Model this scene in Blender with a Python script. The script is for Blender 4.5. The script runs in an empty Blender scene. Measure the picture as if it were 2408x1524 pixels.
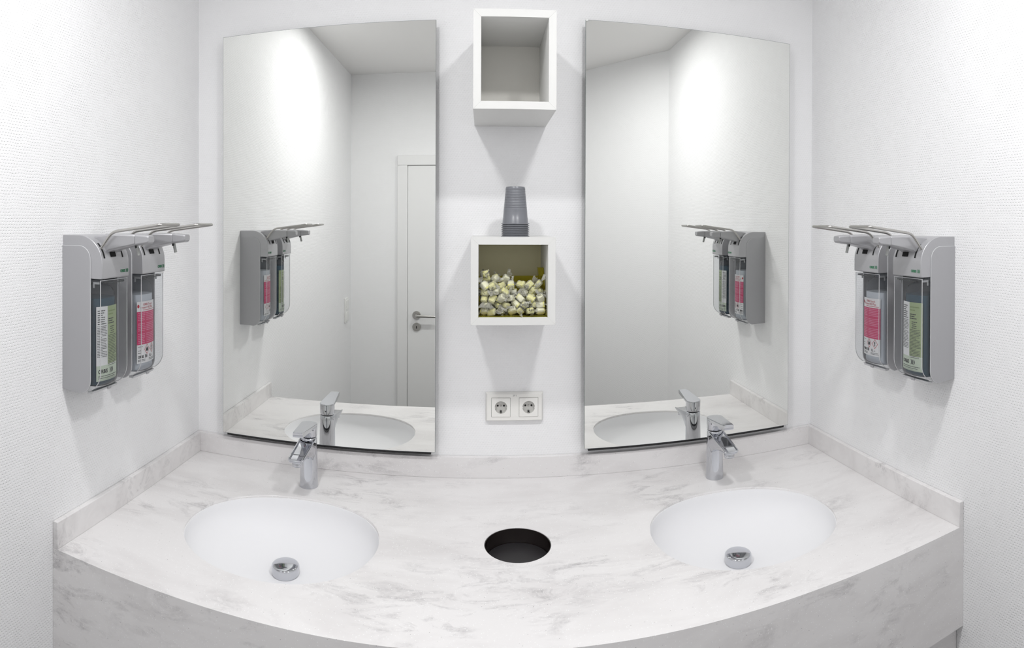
import bpy, bmesh, math, random
from mathutils import Vector, Matrix

random.seed(7)
PI = math.pi
sc = bpy.context.scene
col = sc.collection

# ------------------------------------------------------------------ camera
# stitched phone panorama: level cylindrical projection, about 97 degrees wide
FPX, W_PX, H_PX, HORIZON = 1417.3, 2408.0, 1524.0, 536.06
cd = bpy.data.cameras.new('camera')
cd.type = 'PANO'
cd.panorama_type = 'CENTRAL_CYLINDRICAL'
cd.central_cylindrical_range_u_min = -(W_PX / 2) / FPX
cd.central_cylindrical_range_u_max = (W_PX / 2) / FPX
cd.central_cylindrical_range_v_min = (HORIZON - H_PX) / FPX
cd.central_cylindrical_range_v_max = HORIZON / FPX
cd.central_cylindrical_radius = 1.0
cd.clip_start = 0.01
cam = bpy.data.objects.new('camera', cd)
col.objects.link(cam)
yaw, pitch, roll = -0.0482, -0.0054, -0.0032
R = Matrix.Rotation(yaw, 3, 'Z') @ Matrix.Rotation(pitch, 3, 'X') @ Matrix.Rotation(roll, 3, 'Y')
rx, fw, up = R.col[0], R.col[1], R.col[2]
cam.matrix_world = Matrix(((rx[0], up[0], -fw[0], 0.0), (rx[1], up[1], -fw[1], -1.6695),
                           (rx[2], up[2], -fw[2], 1.596), (0, 0, 0, 1)))
sc.camera = cam

# ------------------------------------------------------------------ world, view, light
world = bpy.data.worlds.new('world')
sc.world = world
world.use_nodes = True
world.node_tree.nodes['Background'].inputs[0].default_value = (0.8, 0.8, 0.8, 1)
world.node_tree.nodes['Background'].inputs[1].default_value = 0.05
sc.view_settings.view_transform = 'Standard'
sc.view_settings.look = 'None'
sc.view_settings.gamma = 1.0
sc.view_settings.use_curve_mapping = False
sc.view_settings.exposure = 0.0
try:
    sc.cycles.max_bounces = 9
    sc.cycles.diffuse_bounces = 4
    sc.cycles.glossy_bounces = 5
    sc.cycles.transparent_max_bounces = 24
    sc.cycles.caustics_reflective = True
    sc.cycles.sample_clamp_indirect = 6.0
    sc.cycles.use_denoising = True
    sc.cycles.adaptive_threshold = 0.06
    sc.cycles.use_light_tree = False
except Exception:
    pass

LAMP_POWER = 9.0
LAMP_SIZE = 0.14
LAMPS = ((-0.37, -1.12), (0.44, -1.12))
CEIL = 2.565
WL, WR = -0.8512, 1.0113          # side walls
YR = -2.22                        # rear wall
ZC = 0.8967                       # worktop height
for n, (lx, ly) in enumerate(LAMPS):
    ld = bpy.data.lights.new('downlight_glow', 'AREA')
    ld.shape = 'DISK'
    ld.size = LAMP_SIZE
    ld.energy = LAMP_POWER
    ld.color = (1.0, 1.0, 1.0)
    lo = bpy.data.objects.new('downlight_glow', ld)
    lo.location = (lx, ly, CEIL - 0.004)
    col.objects.link(lo)

# ------------------------------------------------------------------ helpers
def lin(r, g, b):
    f = lambda c: c / 12.92 if c <= 0.04045 else ((c + 0.055) / 1.055) ** 2.4
    return (f(r / 255), f(g / 255), f(b / 255), 1)

def mat(name, color, rough=0.5, metal=0.0, spec=0.5, alpha=1.0, **kw):
    m = bpy.data.materials.new(name)
    m.use_nodes = True
    b = m.node_tree.nodes['Principled BSDF']
    b.inputs['Base Color'].default_value = color
    b.inputs['Roughness'].default_value = rough
    b.inputs['Metallic'].default_value = metal
    b.inputs['Specular IOR Level'].default_value = spec
    b.inputs['Alpha'].default_value = alpha
    for k, v in kw.items():
        b.inputs[k].default_value = v
    return m

def bump_noise(m, scale, strength, dist=0.001, detail=2.0):
    nt = m.node_tree
    b = nt.nodes['Principled BSDF']
    t = nt.nodes.new('ShaderNodeTexNoise')
    t.inputs['Scale'].default_value = scale
    t.inputs['Detail'].default_value = detail
    g = nt.nodes.new('ShaderNodeNewGeometry')
    nt.links.new(g.outputs['Position'], t.inputs['Vector'])
    bp = nt.nodes.new('ShaderNodeBump')
    bp.inputs['Strength'].default_value = strength
    bp.inputs['Distance'].default_value = dist
    nt.links.new(t.outputs['Fac'], bp.inputs['Height'])
    nt.links.new(bp.outputs['Normal'], b.inputs['Normal'])
    return m

def clear_mat(name, tint, body, opacity, rough=0.05, gloss=0.12):
    """thin clear plastic: mostly see-through, some haze, a glossy coat"""
    m = bpy.data.materials.new(name)
    m.use_nodes = True
    nt = m.node_tree
    nt.nodes.clear()
    out = nt.nodes.new('ShaderNodeOutputMaterial')
    tr = nt.nodes.new('ShaderNodeBsdfTransparent')
    tr.inputs[0].default_value = tint
    df = nt.nodes.new('ShaderNodeBsdfDiffuse')
    df.inputs[0].default_value = body
    mx = nt.nodes.new('ShaderNodeMixShader')
    mx.inputs[0].default_value = opacity
    nt.links.new(tr.outputs[0], mx.inputs[1])
    nt.links.new(df.outputs[0], mx.inputs[2])
    gl = nt.nodes.new('ShaderNodeBsdfGlossy')
    gl.inputs['Roughness'].default_value = rough
    lw = nt.nodes.new('ShaderNodeLayerWeight')
    lw.inputs['Blend'].default_value = gloss
    m2 = nt.nodes.new('ShaderNodeMixShader')
    nt.links.new(lw.outputs['Fresnel'], m2.inputs[0])
    nt.links.new(mx.outputs[0], m2.inputs[1])
    nt.links.new(gl.outputs[0], m2.inputs[2])
    nt.links.new(m2.outputs[0], out.inputs['Surface'])
    return m

def mk(name, verts, faces, m, parent=None, smooth=None, bevel=0.0, seg=2, kind=None):
    me = bpy.data.meshes.new(name)
    me.from_pydata([tuple(v) for v in verts], [], [tuple(f) for f in faces])
    me.update()
    bm = bmesh.new()
    bm.from_mesh(me)
    bmesh.ops.recalc_face_normals(bm, faces=bm.faces)
    bm.to_mesh(me)
    bm.free()
    me.materials.append(m)
    if smooth is not None:
        me.shade_smooth()
        me.set_sharp_from_angle(angle=math.radians(smooth))
    o = bpy.data.objects.new(name, me)
    col.objects.link(o)
    if parent:
        o.parent = parent
    if bevel:
        b = o.modifiers.new('bevel', 'BEVEL')
        b.width = bevel
        b.segments = seg
        b.limit_method = 'ANGLE'
        b.angle_limit = math.radians(40)
        if smooth is None:
            me.shade_smooth()
            me.set_sharp_from_angle(angle=math.radians(60))
    if kind:
        o['kind'] = kind
    return o

class MB:
    """collects shapes into one mesh"""
    def __init__(s):
        s.v, s.f = [], []
    def add(s, verts, faces):
        k = len(s.v)
        s.v += [tuple(v) for v in verts]
        s.f += [tuple(i + k for i in f) for f in faces]
        return s
    def box(s, a, b):
        x0, y0, z0 = a
        x1, y1, z1 = b
        return s.add([(x0, y0, z0), (x1, y0, z0), (x1, y1, z0), (x0, y1, z0), (x0, y0, z1), (x1, y0, z1), (x1, y1, z1), (x0, y1, z1)],
                     [(0, 3, 2, 1), (4, 5, 6, 7), (0, 1, 5, 4), (1, 2, 6, 5), (2, 3, 7, 6), (3, 0, 4, 7)])
    def prism(s, poly, x0, x1):
        """poly of (depth, z) -> extruded along x, depth runs to -y"""
        n = len(poly)
        v = [(x0, -d, z) for d, z in poly] + [(x1, -d, z) for d, z in poly]
        f = [tuple(range(n)), tuple(range(2 * n - 1, n - 1, -1))]
        f += [(i, (i + 1) % n, n + (i + 1) % n, n + i) for i in range(n)]
        return s.add(v, f)
    def loft(s, rings, cap0=True, cap1=True):
        n = len(rings[0])
        v = [p for r in rings for p in r]
        f = []
        for k in range(len(rings) - 1):
            for i in range(n):
                j = (i + 1) % n
                f.append((k * n + i, k * n + j, (k + 1) * n + j, (k + 1) * n + i))
        if cap0:
            f.append(tuple(range(n - 1, -1, -1)))
        if cap1:
            f.append(tuple((len(rings) - 1) * n + i for i in range(n)))
        return s.add(v, f)
    def lathe(s, prof, c=(0, 0, 0), n=32, cap0=True, cap1=True):
        return s.loft([[(c[0] + r * math.cos(2 * PI * i / n), c[1] + r * math.sin(2 * PI * i / n), c[2] + z) for i in range(n)] for r, z in prof], cap0, cap1)
    def tube(s, pts, r, n=10, closed=False):
        P = [Vector(p) for p in pts]
        m = len(P)
        T = []
        for i in range(m):
            a = P[(i - 1) % m] if closed or i > 0 else P[i]
            b = P[(i + 1) % m] if closed or i < m - 1 else P[i]
            T.append((b - a).normalized())
        ref = Vector((0, 0, 1)) if abs(T[0].z) < 0.9 else Vector((1, 0, 0))
        nrm = (ref - T[0] * ref.dot(T[0])).normalized()
        rings = []
        for i in range(m):
            nrm = (nrm - T[i] * nrm.dot(T[i])).normalized()
            bn = T[i].cross(nrm)
            rings.append([tuple(P[i] + (nrm * math.cos(2 * PI * k / n) + bn * math.sin(2 * PI * k / n)) * r) for k in range(n)])
        if closed:
            rings.append(rings[0])
        return s.loft(rings, not closed, not closed)
    def build(s, name, m, parent=None, **kw):
        return mk(name, s.v, s.f, m, parent, **kw)

def box(name, a, b, m, parent=None, **kw):
    return MB().box(a, b).build(name, m, parent, **kw)

def empty(name, loc=(0, 0, 0), rz=0.0):
    e = bpy.data.objects.new(name, None)
    e.empty_display_size = 0.05
    e.location = loc
    e.rotation_euler = (0, 0, rz)
    col.objects.link(e)
    return e

def tag(o, label, cat, group=None):
    o['label'] = label
    o['category'] = cat
    if group:
        o['group'] = group
    return o

def struct(o, label, cat):
    o['kind'] = 'structure'
    o['label'] = label
    o['category'] = cat
    return o

def copy_tree(o, parent=None):
    c = o.copy()
    col.objects.link(c)
    c.parent = parent
    for ch in list(o.children):
        copy_tree(ch, c)
    return c

def rounded(pts, rad, n=5):
    """round the inner corners of an open polyline"""
    P = [Vector(p) for p in pts]
    out = [P[0]]
    for i in range(1, len(P) - 1):
        a, b, c = P[i - 1], P[i], P[i + 1]
        u, w = (a - b), (c - b)
        r = min(rad, u.length * 0.45, w.length * 0.45)
        p0, p1 = b + u.normalized() * r, b + w.normalized() * r
        for k in range(n + 1):
            t = k / n
            out.append(p0 * (1 - t) ** 2 + b * 2 * t * (1 - t) + p1 * t * t)
    out.append(P[-1])
    return [tuple(p) for p in out]

def arc(cx, cz, r, a0, a1, n=8):
    return [(cx + r * math.cos(math.radians(a0 + (a1 - a0) * k / n)), cz + r * math.sin(math.radians(a0 + (a1 - a0) * k / n))) for k in range(n + 1)]

def text_part(name, body, size, m, parent, x, z, depth_of, align='LEFT', sx=1.0, bold=0.0, spacing=1.0):
    """printed lettering: a flat mesh in the x-z plane laid onto a surface given by depth_of(x)"""
    cu = bpy.data.curves.new(name, 'FONT')
    cu.body = body
    cu.size = size
    cu.align_x = align
    cu.offset = bold
    cu.space_character = spacing
    cu.resolution_u = 3
    t = bpy.data.objects.new(name, cu)
    col.objects.link(t)
    dg = bpy.context.evaluated_depsgraph_get()
    me = bpy.data.meshes.new_from_object(t.evaluated_get(dg))
    bpy.data.objects.remove(t)
    for v in me.vertices:
        px, pz = x + v.co.x * sx, z + v.co.y
        v.co = (px, -depth_of(px), pz)
    me.materials.clear()
    me.materials.append(m)
    o = bpy.data.objects.new(name, me)
    col.objects.link(o)
    o.parent = parent
    return o

def chevrons(name, x, z, h, step, th, m, parent, depth_of):
    """three thick curved strokes, as in the maker's mark"""
    b = MB()
    n = 7
    for k in range(3):
        v = []
        for i in range(n + 1):
            a = math.radians(-58 + 116 * i / n)
            zc_ = z + h / 2 + h / 2 * math.sin(a) / math.sin(math.radians(58))
            xo = x + k * step + 0.42 * h * (math.cos(a) - math.cos(math.radians(58)))
            w_ = th * (0.45 + 0.55 * math.cos(a))
            v += [(xo, -depth_of(xo), zc_), (xo + w_, -depth_of(xo + w_), zc_)]
        b.add(v, [(2 * i, 2 * i + 1, 2 * i + 3, 2 * i + 2) for i in range(n)])
    return b.build(name, m, parent)

# ------------------------------------------------------------------ materials
def wall_material(name, axis, strength=0.8):
    """white paint over woven glass-fibre wallpaper: rows of small dimples"""
    m = mat(name, lin(248, 248, 249), rough=0.55, spec=0.3)
    nt = m.node_tree
    N, L = nt.nodes, nt.links
    g = N.new('ShaderNodeNewGeometry')
    sp = N.new('ShaderNodeSeparateXYZ')
    L.new(g.outputs['Position'], sp.inputs[0])
    # slight waviness of the threads
    nz = N.new('ShaderNodeTexNoise')
    nz.inputs['Scale'].default_value = 30.0
    nz.inputs['Detail'].default_value = 2.0
    L.new(g.outputs['Position'], nz.inputs['Vector'])
    def mth(op, a, b=None):
        n = N.new('ShaderNodeMath')
        n.operation = op
        for i, v in enumerate((a, b)):
            if v is None:
                continue
            if isinstance(v, (int, float)):
                n.inputs[i].default_value = v
            else:
                L.new(v, n.inputs[i])
        return n.outputs[0]
    wob = mth('MULTIPLY', mth('SUBTRACT', nz.outputs['Fac'], 0.5), 0.009)
    u = mth('ADD', sp.outputs[axis], wob)
    z = mth('ADD', sp.outputs['Z'], mth('MULTIPLY', wob, 0.7))
    zs = mth('DIVIDE', z, 0.0061)
    row = mth('FLOOR', zs)
    us = mth('ADD', mth('DIVIDE', u, 0.0078), mth('MULTIPLY', row, 0.5))
    fu = mth('DIVIDE', mth('SUBTRACT', mth('FRACT', us), 0.5), 0.31)
    fz = mth('DIVIDE', mth('SUBTRACT', mth('FRACT', zs), 0.5), 0.27)
    r2 = mth('ADD', mth('MULTIPLY', fu, fu), mth('MULTIPLY', fz, fz))
    dim = mth('MAXIMUM', mth('SUBTRACT', 1.0, r2), 0.0)
    # threads catch differently from place to place
    amt = mth('ADD', mth('MULTIPLY', nz.outputs['Fac'], 1.7), -0.1)
    n2 = N.new('ShaderNodeTexNoise')
    n2.inputs['Scale'].default_value = 110.0
    n2.inputs['Detail'].default_value = 1.0
    L.new(g.outputs['Position'], n2.inputs['Vector'])
    h = mth('SUBTRACT', mth('MULTIPLY', n2.outputs['Fac'], 0.35), mth('MULTIPLY', dim, amt))
    b = N.new('ShaderNodeBump')
    b.inputs['Strength'].default_value = strength
    b.inputs['Distance'].default_value = 0.0010
    L.new(h, b.inputs['Height'])
    L.new(b.outputs['Normal'], N['Principled BSDF'].inputs['Normal'])
    return m

def marble_material():
    """white solid surface with grey streaks and pale and dark flecks"""
    m = mat('solid_surface', lin(232, 230, 231), rough=0.28, spec=0.4)
    nt = m.node_tree
    N, L = nt.nodes, nt.links
    bs = N['Principled BSDF']
    g = N.new('ShaderNodeNewGeometry')
    mp = N.new('ShaderNodeMapping')
    mp.inputs['Rotation'].default_value = (0, math.radians(9), math.radians(-11))
    mp.inputs['Scale'].default_value = (3.2, 8.5, 8.5)
    L.new(g.outputs['Position'], mp.inputs['Vector'])
    def noise(scale, detail, vec, dist=0.0, rough=0.55):
        n = N.new('ShaderNodeTexNoise')
        n.inputs['Scale'].default_value = scale
        n.inputs['Detail'].default_value = detail
        n.inputs['Roughness'].default_value = rough
        n.inputs['Distortion'].default_value = dist
        L.new(vec, n.inputs['Vector'])
        return n.outputs['Fac']
    def ramp(src, pts):
        r = N.new('ShaderNodeValToRGB')
        while len(r.color_ramp.elements) < len(pts):
            r.color_ramp.elements.new(0.5)
        for e, (p, c) in zip(r.color_ramp.elements, pts):
            e.position = p
            e.color = c if not isinstance(c, (int, float)) else (c, c, c, 1)
        L.new(src, r.inputs[0])
        return r.outputs[0]
    def mix(fac, a, b, mode='MIX'):
        n = N.new('ShaderNodeMix')
        n.data_type = 'RGBA'
        n.blend_type = mode
        for s, v in ((n.inputs[0], fac), (n.inputs[6], a), (n.inputs[7], b)):
            if isinstance(v, (int, float)):
                s.default_value = v
            elif isinstance(v, tuple):
                s.default_value = v
            else:
                L.new(v, s)
        return n.outputs[2]
    pos = g.outputs['Position']
    clouds = ramp(noise(1.1, 5, mp.outputs[0], 0.5, 0.6), ((0.44, 0.0), (0.78, 1.0)))
    veins = ramp(noise(2.9, 8, mp.outputs[0], 0.8, 0.72), ((0.50, 0.0), (0.60, 0.45), (0.72, 1.0)))
    patch = ramp(noise(4.6, 2, pos), ((0.46, 0.0), (0.62, 1.0)))
    grain = ramp(noise(170, 3, pos), ((0.35, 0.50), (0.65, 1.0)))
    v1 = mix(1.0, veins, patch, 'MULTIPLY')
    v1 = mix(1.0, v1, grain, 'MULTIPLY')
    base = mix(clouds, lin(237, 235, 235), lin(221, 218, 218))
    c = mix(v1, base, lin(160, 157, 159))
    vo = N.new('ShaderNodeTexVoronoi')
    vo.inputs['Scale'].default_value = 280.0
    L.new(pos, vo.inputs['Vector'])
    sep = N.new('ShaderNodeSeparateColor')
    L.new(vo.outputs['Color'], sep.inputs[0])
    dot = ramp(vo.outputs['Distance'], ((0.16, 1.0), (0.32, 0.0)))
    pick = ramp(sep.outputs[0], ((0.80, 0.0), (0.82, 1.0)))
    c = mix(mix(1.0, dot, pick, 'MULTIPLY'), c, lin(250, 250, 250))
    vo2 = N.new('ShaderNodeTexVoronoi')
    vo2.inputs['Scale'].default_value = 190.0
    L.new(pos, vo2.inputs['Vector'])
    sep2 = N.new('ShaderNodeSeparateColor')
    L.new(vo2.outputs['Color'], sep2.inputs[0])
    dot2 = ramp(vo2.outputs['Distance'], ((0.08, 1.0), (0.15, 0.0)))
    pick2 = ramp(sep2.outputs[0], ((0.90, 0.0), (0.92, 1.0)))
    c = mix(mix(1.0, dot2, pick2, 'MULTIPLY'), c, lin(150, 146, 148))
    L.new(c, bs.inputs['Base Color'])
    return m

M_WX = wall_material('woven_wallpaper_side', 'Y')
M_WY = wall_material('woven_wallpaper_back', 'X', 0.45)
M_CEIL = mat('ceiling_paint', lin(246, 245, 244), rough=0.7, spec=0.2)
M_FLOOR = bump_noise(mat('grey_floor', lin(96, 94, 92), rough=0.5), 60, 0.1)
M_MARBLE = marble_material()
M_BASIN = mat('basin_white', lin(243, 243, 245), rough=0.5, spec=0.25)
M_CHROME = mat('chrome', (0.60, 0.61, 0.64, 1), rough=0.06, metal=1.0)
M_STEEL = mat('brushed_steel', (0.50, 0.49, 0.47, 1), rough=0.28, metal=1.0)
M_MIRROR = mat('mirror_glass', (0.86, 0.868, 0.845, 1), rough=0.0, metal=1.0)
M_EDGE = mat('mirror_edge', lin(140, 145, 145), rough=0.6)
M_BACKING = mat('mirror_backing', lin(120, 120, 122), rough=0.6)
M_BOX = bump_noise(mat('white_box_foil', lin(230, 230, 228), rough=0.45), 400, 0.05)
M_BOXIN = mat('box_inner', lin(238, 236, 230), rough=0.5)
M_OLIVE = mat('olive_back', lin(246, 239, 198), rough=0.6)
M_CUP = mat('grey_cup_plastic', lin(122, 124, 130), rough=0.32, spec=0.5)
M_SOCKET = mat('socket_plastic', lin(242, 241, 237), rough=0.3)
M_SOCKET_IN = mat('socket_well', lin(214, 213, 209), rough=0.35)
M_BLACK = mat('black_plastic', lin(18, 18, 20), rough=0.35)
M_HOLE = mat('black_hole', lin(8, 8, 8), rough=0.8)
M_SILVER = mat('silver_plastic', lin(182, 182, 185), rough=0.34, metal=0.45)
M_SILVER2 = mat('silver_plastic_matt', lin(178, 178, 181), rough=0.42, metal=0.35)
M_WINDOW = clear_mat('clear_cover', (0.93, 0.94, 0.95, 1), lin(225, 226, 228), 0.06, 0.06, 0.2)
M_RIM = mat('cover_rim', lin(205, 206, 208), rough=0.25, spec=0.6)
M_BOTTLE = clear_mat('frosted_bottle', (0.90, 0.92, 0.94, 1), lin(200, 204, 210), 0.07, 0.2, 0.08)
M_TEAL = mat('teal_soap', lin(44, 80, 97), rough=0.4, spec=0.1)
M_CLEARLIQ = mat('clear_gel', lin(226, 228, 231), rough=0.4, spec=0.1)
M_LABW = mat('label_white', lin(244, 244, 244), rough=0.4)
M_LABG = mat('label_green', lin(170, 186, 140), rough=0.4)
M_LABG2 = mat('label_pale_green', lin(208, 220, 200), rough=0.4)
M_LABP = mat('label_pink', lin(216, 48, 108), rough=0.4)
M_PRINT = mat('print_dark', lin(60, 62, 64), rough=0.6)
M_PRINTB = mat('print_black', lin(30, 32, 34), rough=0.6)
M_PRINTP = mat('print_pink', lin(238, 150, 182), rough=0.6)
M_PRINTR = mat('print_red', lin(200, 40, 60), rough=0.6)
M_LOGO = mat('logo_green', lin(20, 122, 78), rough=0.5)
M_PIPE = mat('nozzle_grey', lin(170, 172, 170), rough=0.3)
M_LINER = mat('chute_liner', lin(34, 28, 27), rough=0.10, spec=0.8)
M_FLAP = mat('chute_flap', lin(42, 40, 42), rough=0.45)
M_CORE = mat('candy_lime', lin(240, 236, 118), rough=0.35, **{'Subsurface Weight': 0.0})
M_CORE2 = mat('candy_pale', lin(252, 250, 214), rough=0.35)
M_WRAP = clear_mat('candy_wrapper', (0.97, 0.97, 0.93, 1), lin(255, 255, 253), 0.30, 0.05, 0.22)
M_TRAY = clear_mat('lime_acrylic', lin(244, 238, 150), lin(214, 206, 84), 0.20, 0.05, 0.10)
M_DOOR = mat('door_white', lin(240, 240, 240), rough=0.35)
M_SWITCH = mat('switch_white', lin(240, 240, 238), rough=0.3)
M_CAB = M_MARBLE
M_DARKGAP = mat('dark_gap', lin(70, 62, 58), rough=0.7)
M_LENS = mat('lamp_lens', lin(250, 250, 250), rough=0.4)
M_RING = mat('lamp_ring', lin(235, 235, 235), rough=0.3)

# ------------------------------------------------------------------ room shell
T = 0.1
struct(box('floor', (WL - T, YR - T, -T), (WR + T, T, 0), M_FLOOR), 'plain grey floor of the washroom', 'floor')
struct(box('ceiling', (WL - T, YR - T, CEIL), (WR + T, T, CEIL + T), M_CEIL), 'smooth white ceiling seen in the mirrors', 'ceiling')
struct(box('wall_back', (WL - T, 0, 0), (WR + T, T, CEIL), M_WY), 'white woven-textured wall behind the mirrors', 'wall')
struct(box('wall_left', (WL - T, YR - T, 0), (WL, 0, CEIL), M_WX), 'white woven-textured side wall on the left', 'wall')
struct(box('wall_right', (WR, YR - T, 0), (WR + T, 0, CEIL), M_WX), 'white woven-textured side wall on the right', 'wall')
struct(box('wall_rear', (WL - T, YR - T, 0), (WR + T, YR, CEIL), M_WY), 'white rear wall with the door, seen in the left mirror', 'wall')
# slanted wall piece closing the rear right corner
da, db = Vector((WR, -1.58)), Vector((0.58, YR))
v = [(da.x, da.y, 0), (db.x, db.y, 0), (WR, YR, 0)]
struct(mk('wall_corner', v + [(x, y, CEIL) for x, y, _ in v], [(0, 1, 2), (5, 4, 3), (0, 3, 4, 1), (1, 4, 5, 2), (2, 5, 3, 0)], M_WY),
       'slanted white wall across the rear corner, seen in the right mirror', 'wall')

# door in the rear wall (seen in the left mirror)
d = empty('door_1', (-0.055, YR, 0))
struct(d, 'white panel door in a white frame, reflected in the left mirror', 'door')
fm = MB()
fm.box((-0.49, 0, 0), (-0.425, 0.022, 1.972))
fm.box((0.425, 0, 0), (0.49, 0.022, 1.972))
fm.box((-0.49, 0, 1.972), (0.49, 0.022, 2.037))
fm.build('door_frame', M_DOOR, d, bevel=0.004)
box('door_leaf', (-0.424, 0.0, 0.006), (0.424, 0.012, 1.971), M_DOOR, d, bevel=0.003)
MB().lathe([(0.0265, 0), (0.0265, 0.006), (0.024, 0.009)], n=28).build('handle_rosette', M_STEEL, d, smooth=40).matrix_local = Matrix.Translation((-0.365, 0.012, 1.019)) @ Matrix.Rotation(-PI / 2, 4, 'X')
MB().lathe([(0.0265, 0), (0.0265, 0.006), (0.024, 0.009)], n=28).build('keyhole_rosette', M_STEEL, d, smooth=40).matrix_local = Matrix.Translation((-0.365, 0.012, 0.944)) @ Matrix.Rotation(-PI / 2, 4, 'X')
MB().tube(rounded([(-0.365, 0.015, 1.019), (-0.365, 0.062, 1.019), (-0.24, 0.062, 1.017)], 0.012), 0.009, 12).build('door_handle', M_STEEL, d, smooth=50)
MB().box((-0.3675, 0.021, 0.934), (-0.3625, 0.0222, 0.950)).build('keyhole', M_HOLE, d)

# light switch on the left wall near the rear corner
s = empty('light_switch', (WL, -2.07, 0.984), PI / 2)
tag(s, 'white two-gang light switch plate on the left wall near the door', 'light switch')
box('switch_frame', (-0.041, -0.009, 0), (0.041, 0, 0.152), M_SWITCH, s, bevel=0.002)
for k in (0, 1):
    box('rocker', (-0.029, -0.014, 0.010 + 0.071 * k), (0.029, -0.008, 0.068 + 0.071 * k), M_SWITCH, s, bevel=0.0015)

# ceiling downlights
for n, (lx, ly) in enumerate(LAMPS):
    e = empty('ceiling_downlight', (lx, ly, CEIL))
    tag(e, ('round recessed ceiling downlight over the left basin', 'round recessed ceiling downlight over the right basin')[n], 'ceiling light', 'ceiling downlights')
    MB().loft([[(r * math.cos(2 * PI * i / 40), r * math.sin(2 * PI * i / 40), z) for i in range(40)] for r, z in ((0.098, 0), (0.098, -0.004), (0.092, -0.009), (0.078, -0.009), (0.074, -0.002), (0.074, 0))], False, False).build('trim_ring', M_RING, e, smooth=40)
    MB().lathe([(0.075, -0.001), (0.075, 0.0)], n=40).build('lens', M_LENS, e)

# ------------------------------------------------------------------ vanity worktop
def curve_plate(name, outline, holes, z0, z1, m, parent=None):
    cu = bpy.data.curves.new(name, 'CURVE')
    cu.dimensions = '2D'
    cu.fill_mode = 'BOTH'
    cu.extrude = (z1 - z0) / 2
    for loop in [outline] + holes:
        sp = cu.splines.new('POLY')
        sp.points.add(len(loop) - 1)
        for p, (x, y) in zip(sp.points, loop):
            p.co = (x, y, 0, 1)
        sp.use_cyclic_u = True
    t = bpy.data.objects.new(name, cu)
    col.objects.link(t)
    dg = bpy.context.evaluated_depsgraph_get()
    me = bpy.data.meshes.new_from_object(t.evaluated_get(dg))
    bpy.data.objects.remove(t)
    for vv in me.vertices:
        vv.co.z += (z0 + z1) / 2
    bm = bmesh.new()
    bm.from_mesh(me)
    bmesh.ops.remove_doubles(bm, verts=bm.verts, dist=1e-5)
    bm.to_mesh(me)
    bm.free()
    me.materials.clear()
    me.materials.append(m)
    o = bpy.data.objects.new(name, me)
    col.objects.link(o)
    if parent:
        o.parent = parent
    return o

def ell(cx, cy, a, b, n=72, p=2.0):
    out = []
    for i in range(n):
        t = 2 * PI * i / n
        c, s_ = math.cos(t), math.sin(t)
        out.append((cx + a * math.copysign(abs(c) ** (2 / p), c), cy + b * math.copysign(abs(s_) ** (2 / p), s_)))
    return out

YF = -0.688
BASINS = ((-0.447, -0.387), (0.598, -0.387))
BA, BB = 0.223, 0.186
HOLE = (0.078, -0.357)
HR = 0.0735
ct = empty('vanity_worktop', (0, 0, 0))
tag(ct, 'white-grey marbled vanity worktop with two oval basin cut-outs', 'worktop')
top = curve_plate('top_slab', [(WL + 0.0005, -0.0005), (WR - 0.0005, -0.0005), (WR - 0.0005, YF + 0.02), (WL + 0.0005, YF + 0.02)],
                  [ell(c[0], c[1], BA, BB, p=2.12) for c in BASINS] + [ell(HOLE[0], HOLE[1], HR, HR, 56)], ZC - 0.010, ZC, M_MARBLE, ct)
box('front_apron', (WL + 0.0005, YF, 0.6625), (WR - 0.0005, YF + 0.02, ZC), M_MARBLE, ct)
HS, TS = 0.058, 0.013
box('backsplash', (WL + 0.0005, -TS, ZC), (WR - 0.0005, -0.0005, ZC + HS), M_MARBLE, ct, bevel=0.001)
box('side_splash', (WL + 0.0005, YF, ZC), (WL + TS, -TS, ZC + HS), M_MARBLE, ct, bevel=0.001)
box('side_splash', (WR - TS, YF, ZC), (WR - 0.0005, -TS, ZC + HS), M_MARBLE, ct, bevel=0.001)

# base cabinet, set back under the apron
cb = empty('vanity_cabinet', (0, 0, 0))
tag(cb, 'marbled base cabinet set back under the worktop apron', 'cabinet')
box('carcass', (WL + 0.002, -0.62, 0.0), (WR - 0.002, -0.02, 0.655), M_DARKGAP, cb)
xs = [WL + 0.13, WL + 0.13 + 0.515, WL + 0.13 + 1.03, 0.876]
box('filler_panel', (WL + 0.002, -0.668, 0.08), (xs[0] - 0.006, -0.625, 0.6595), M_CAB, cb)
for a, b in zip(xs[:-1], xs[1:]):
    box('cabinet_door', (a, -0.668, 0.08), (b - 0.005, -0.646, 0.652), M_CAB, cb, bevel=0.001)
box('filler_panel', (0.8795, -0.668, 0.08), (WR - 0.002, -0.625, 0.6595), M_CAB, cb)
box('plinth', (WL + 0.002, -0.60, 0.0), (WR - 0.002, -0.58, 0.08), M_DARKGAP, cb)

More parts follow.
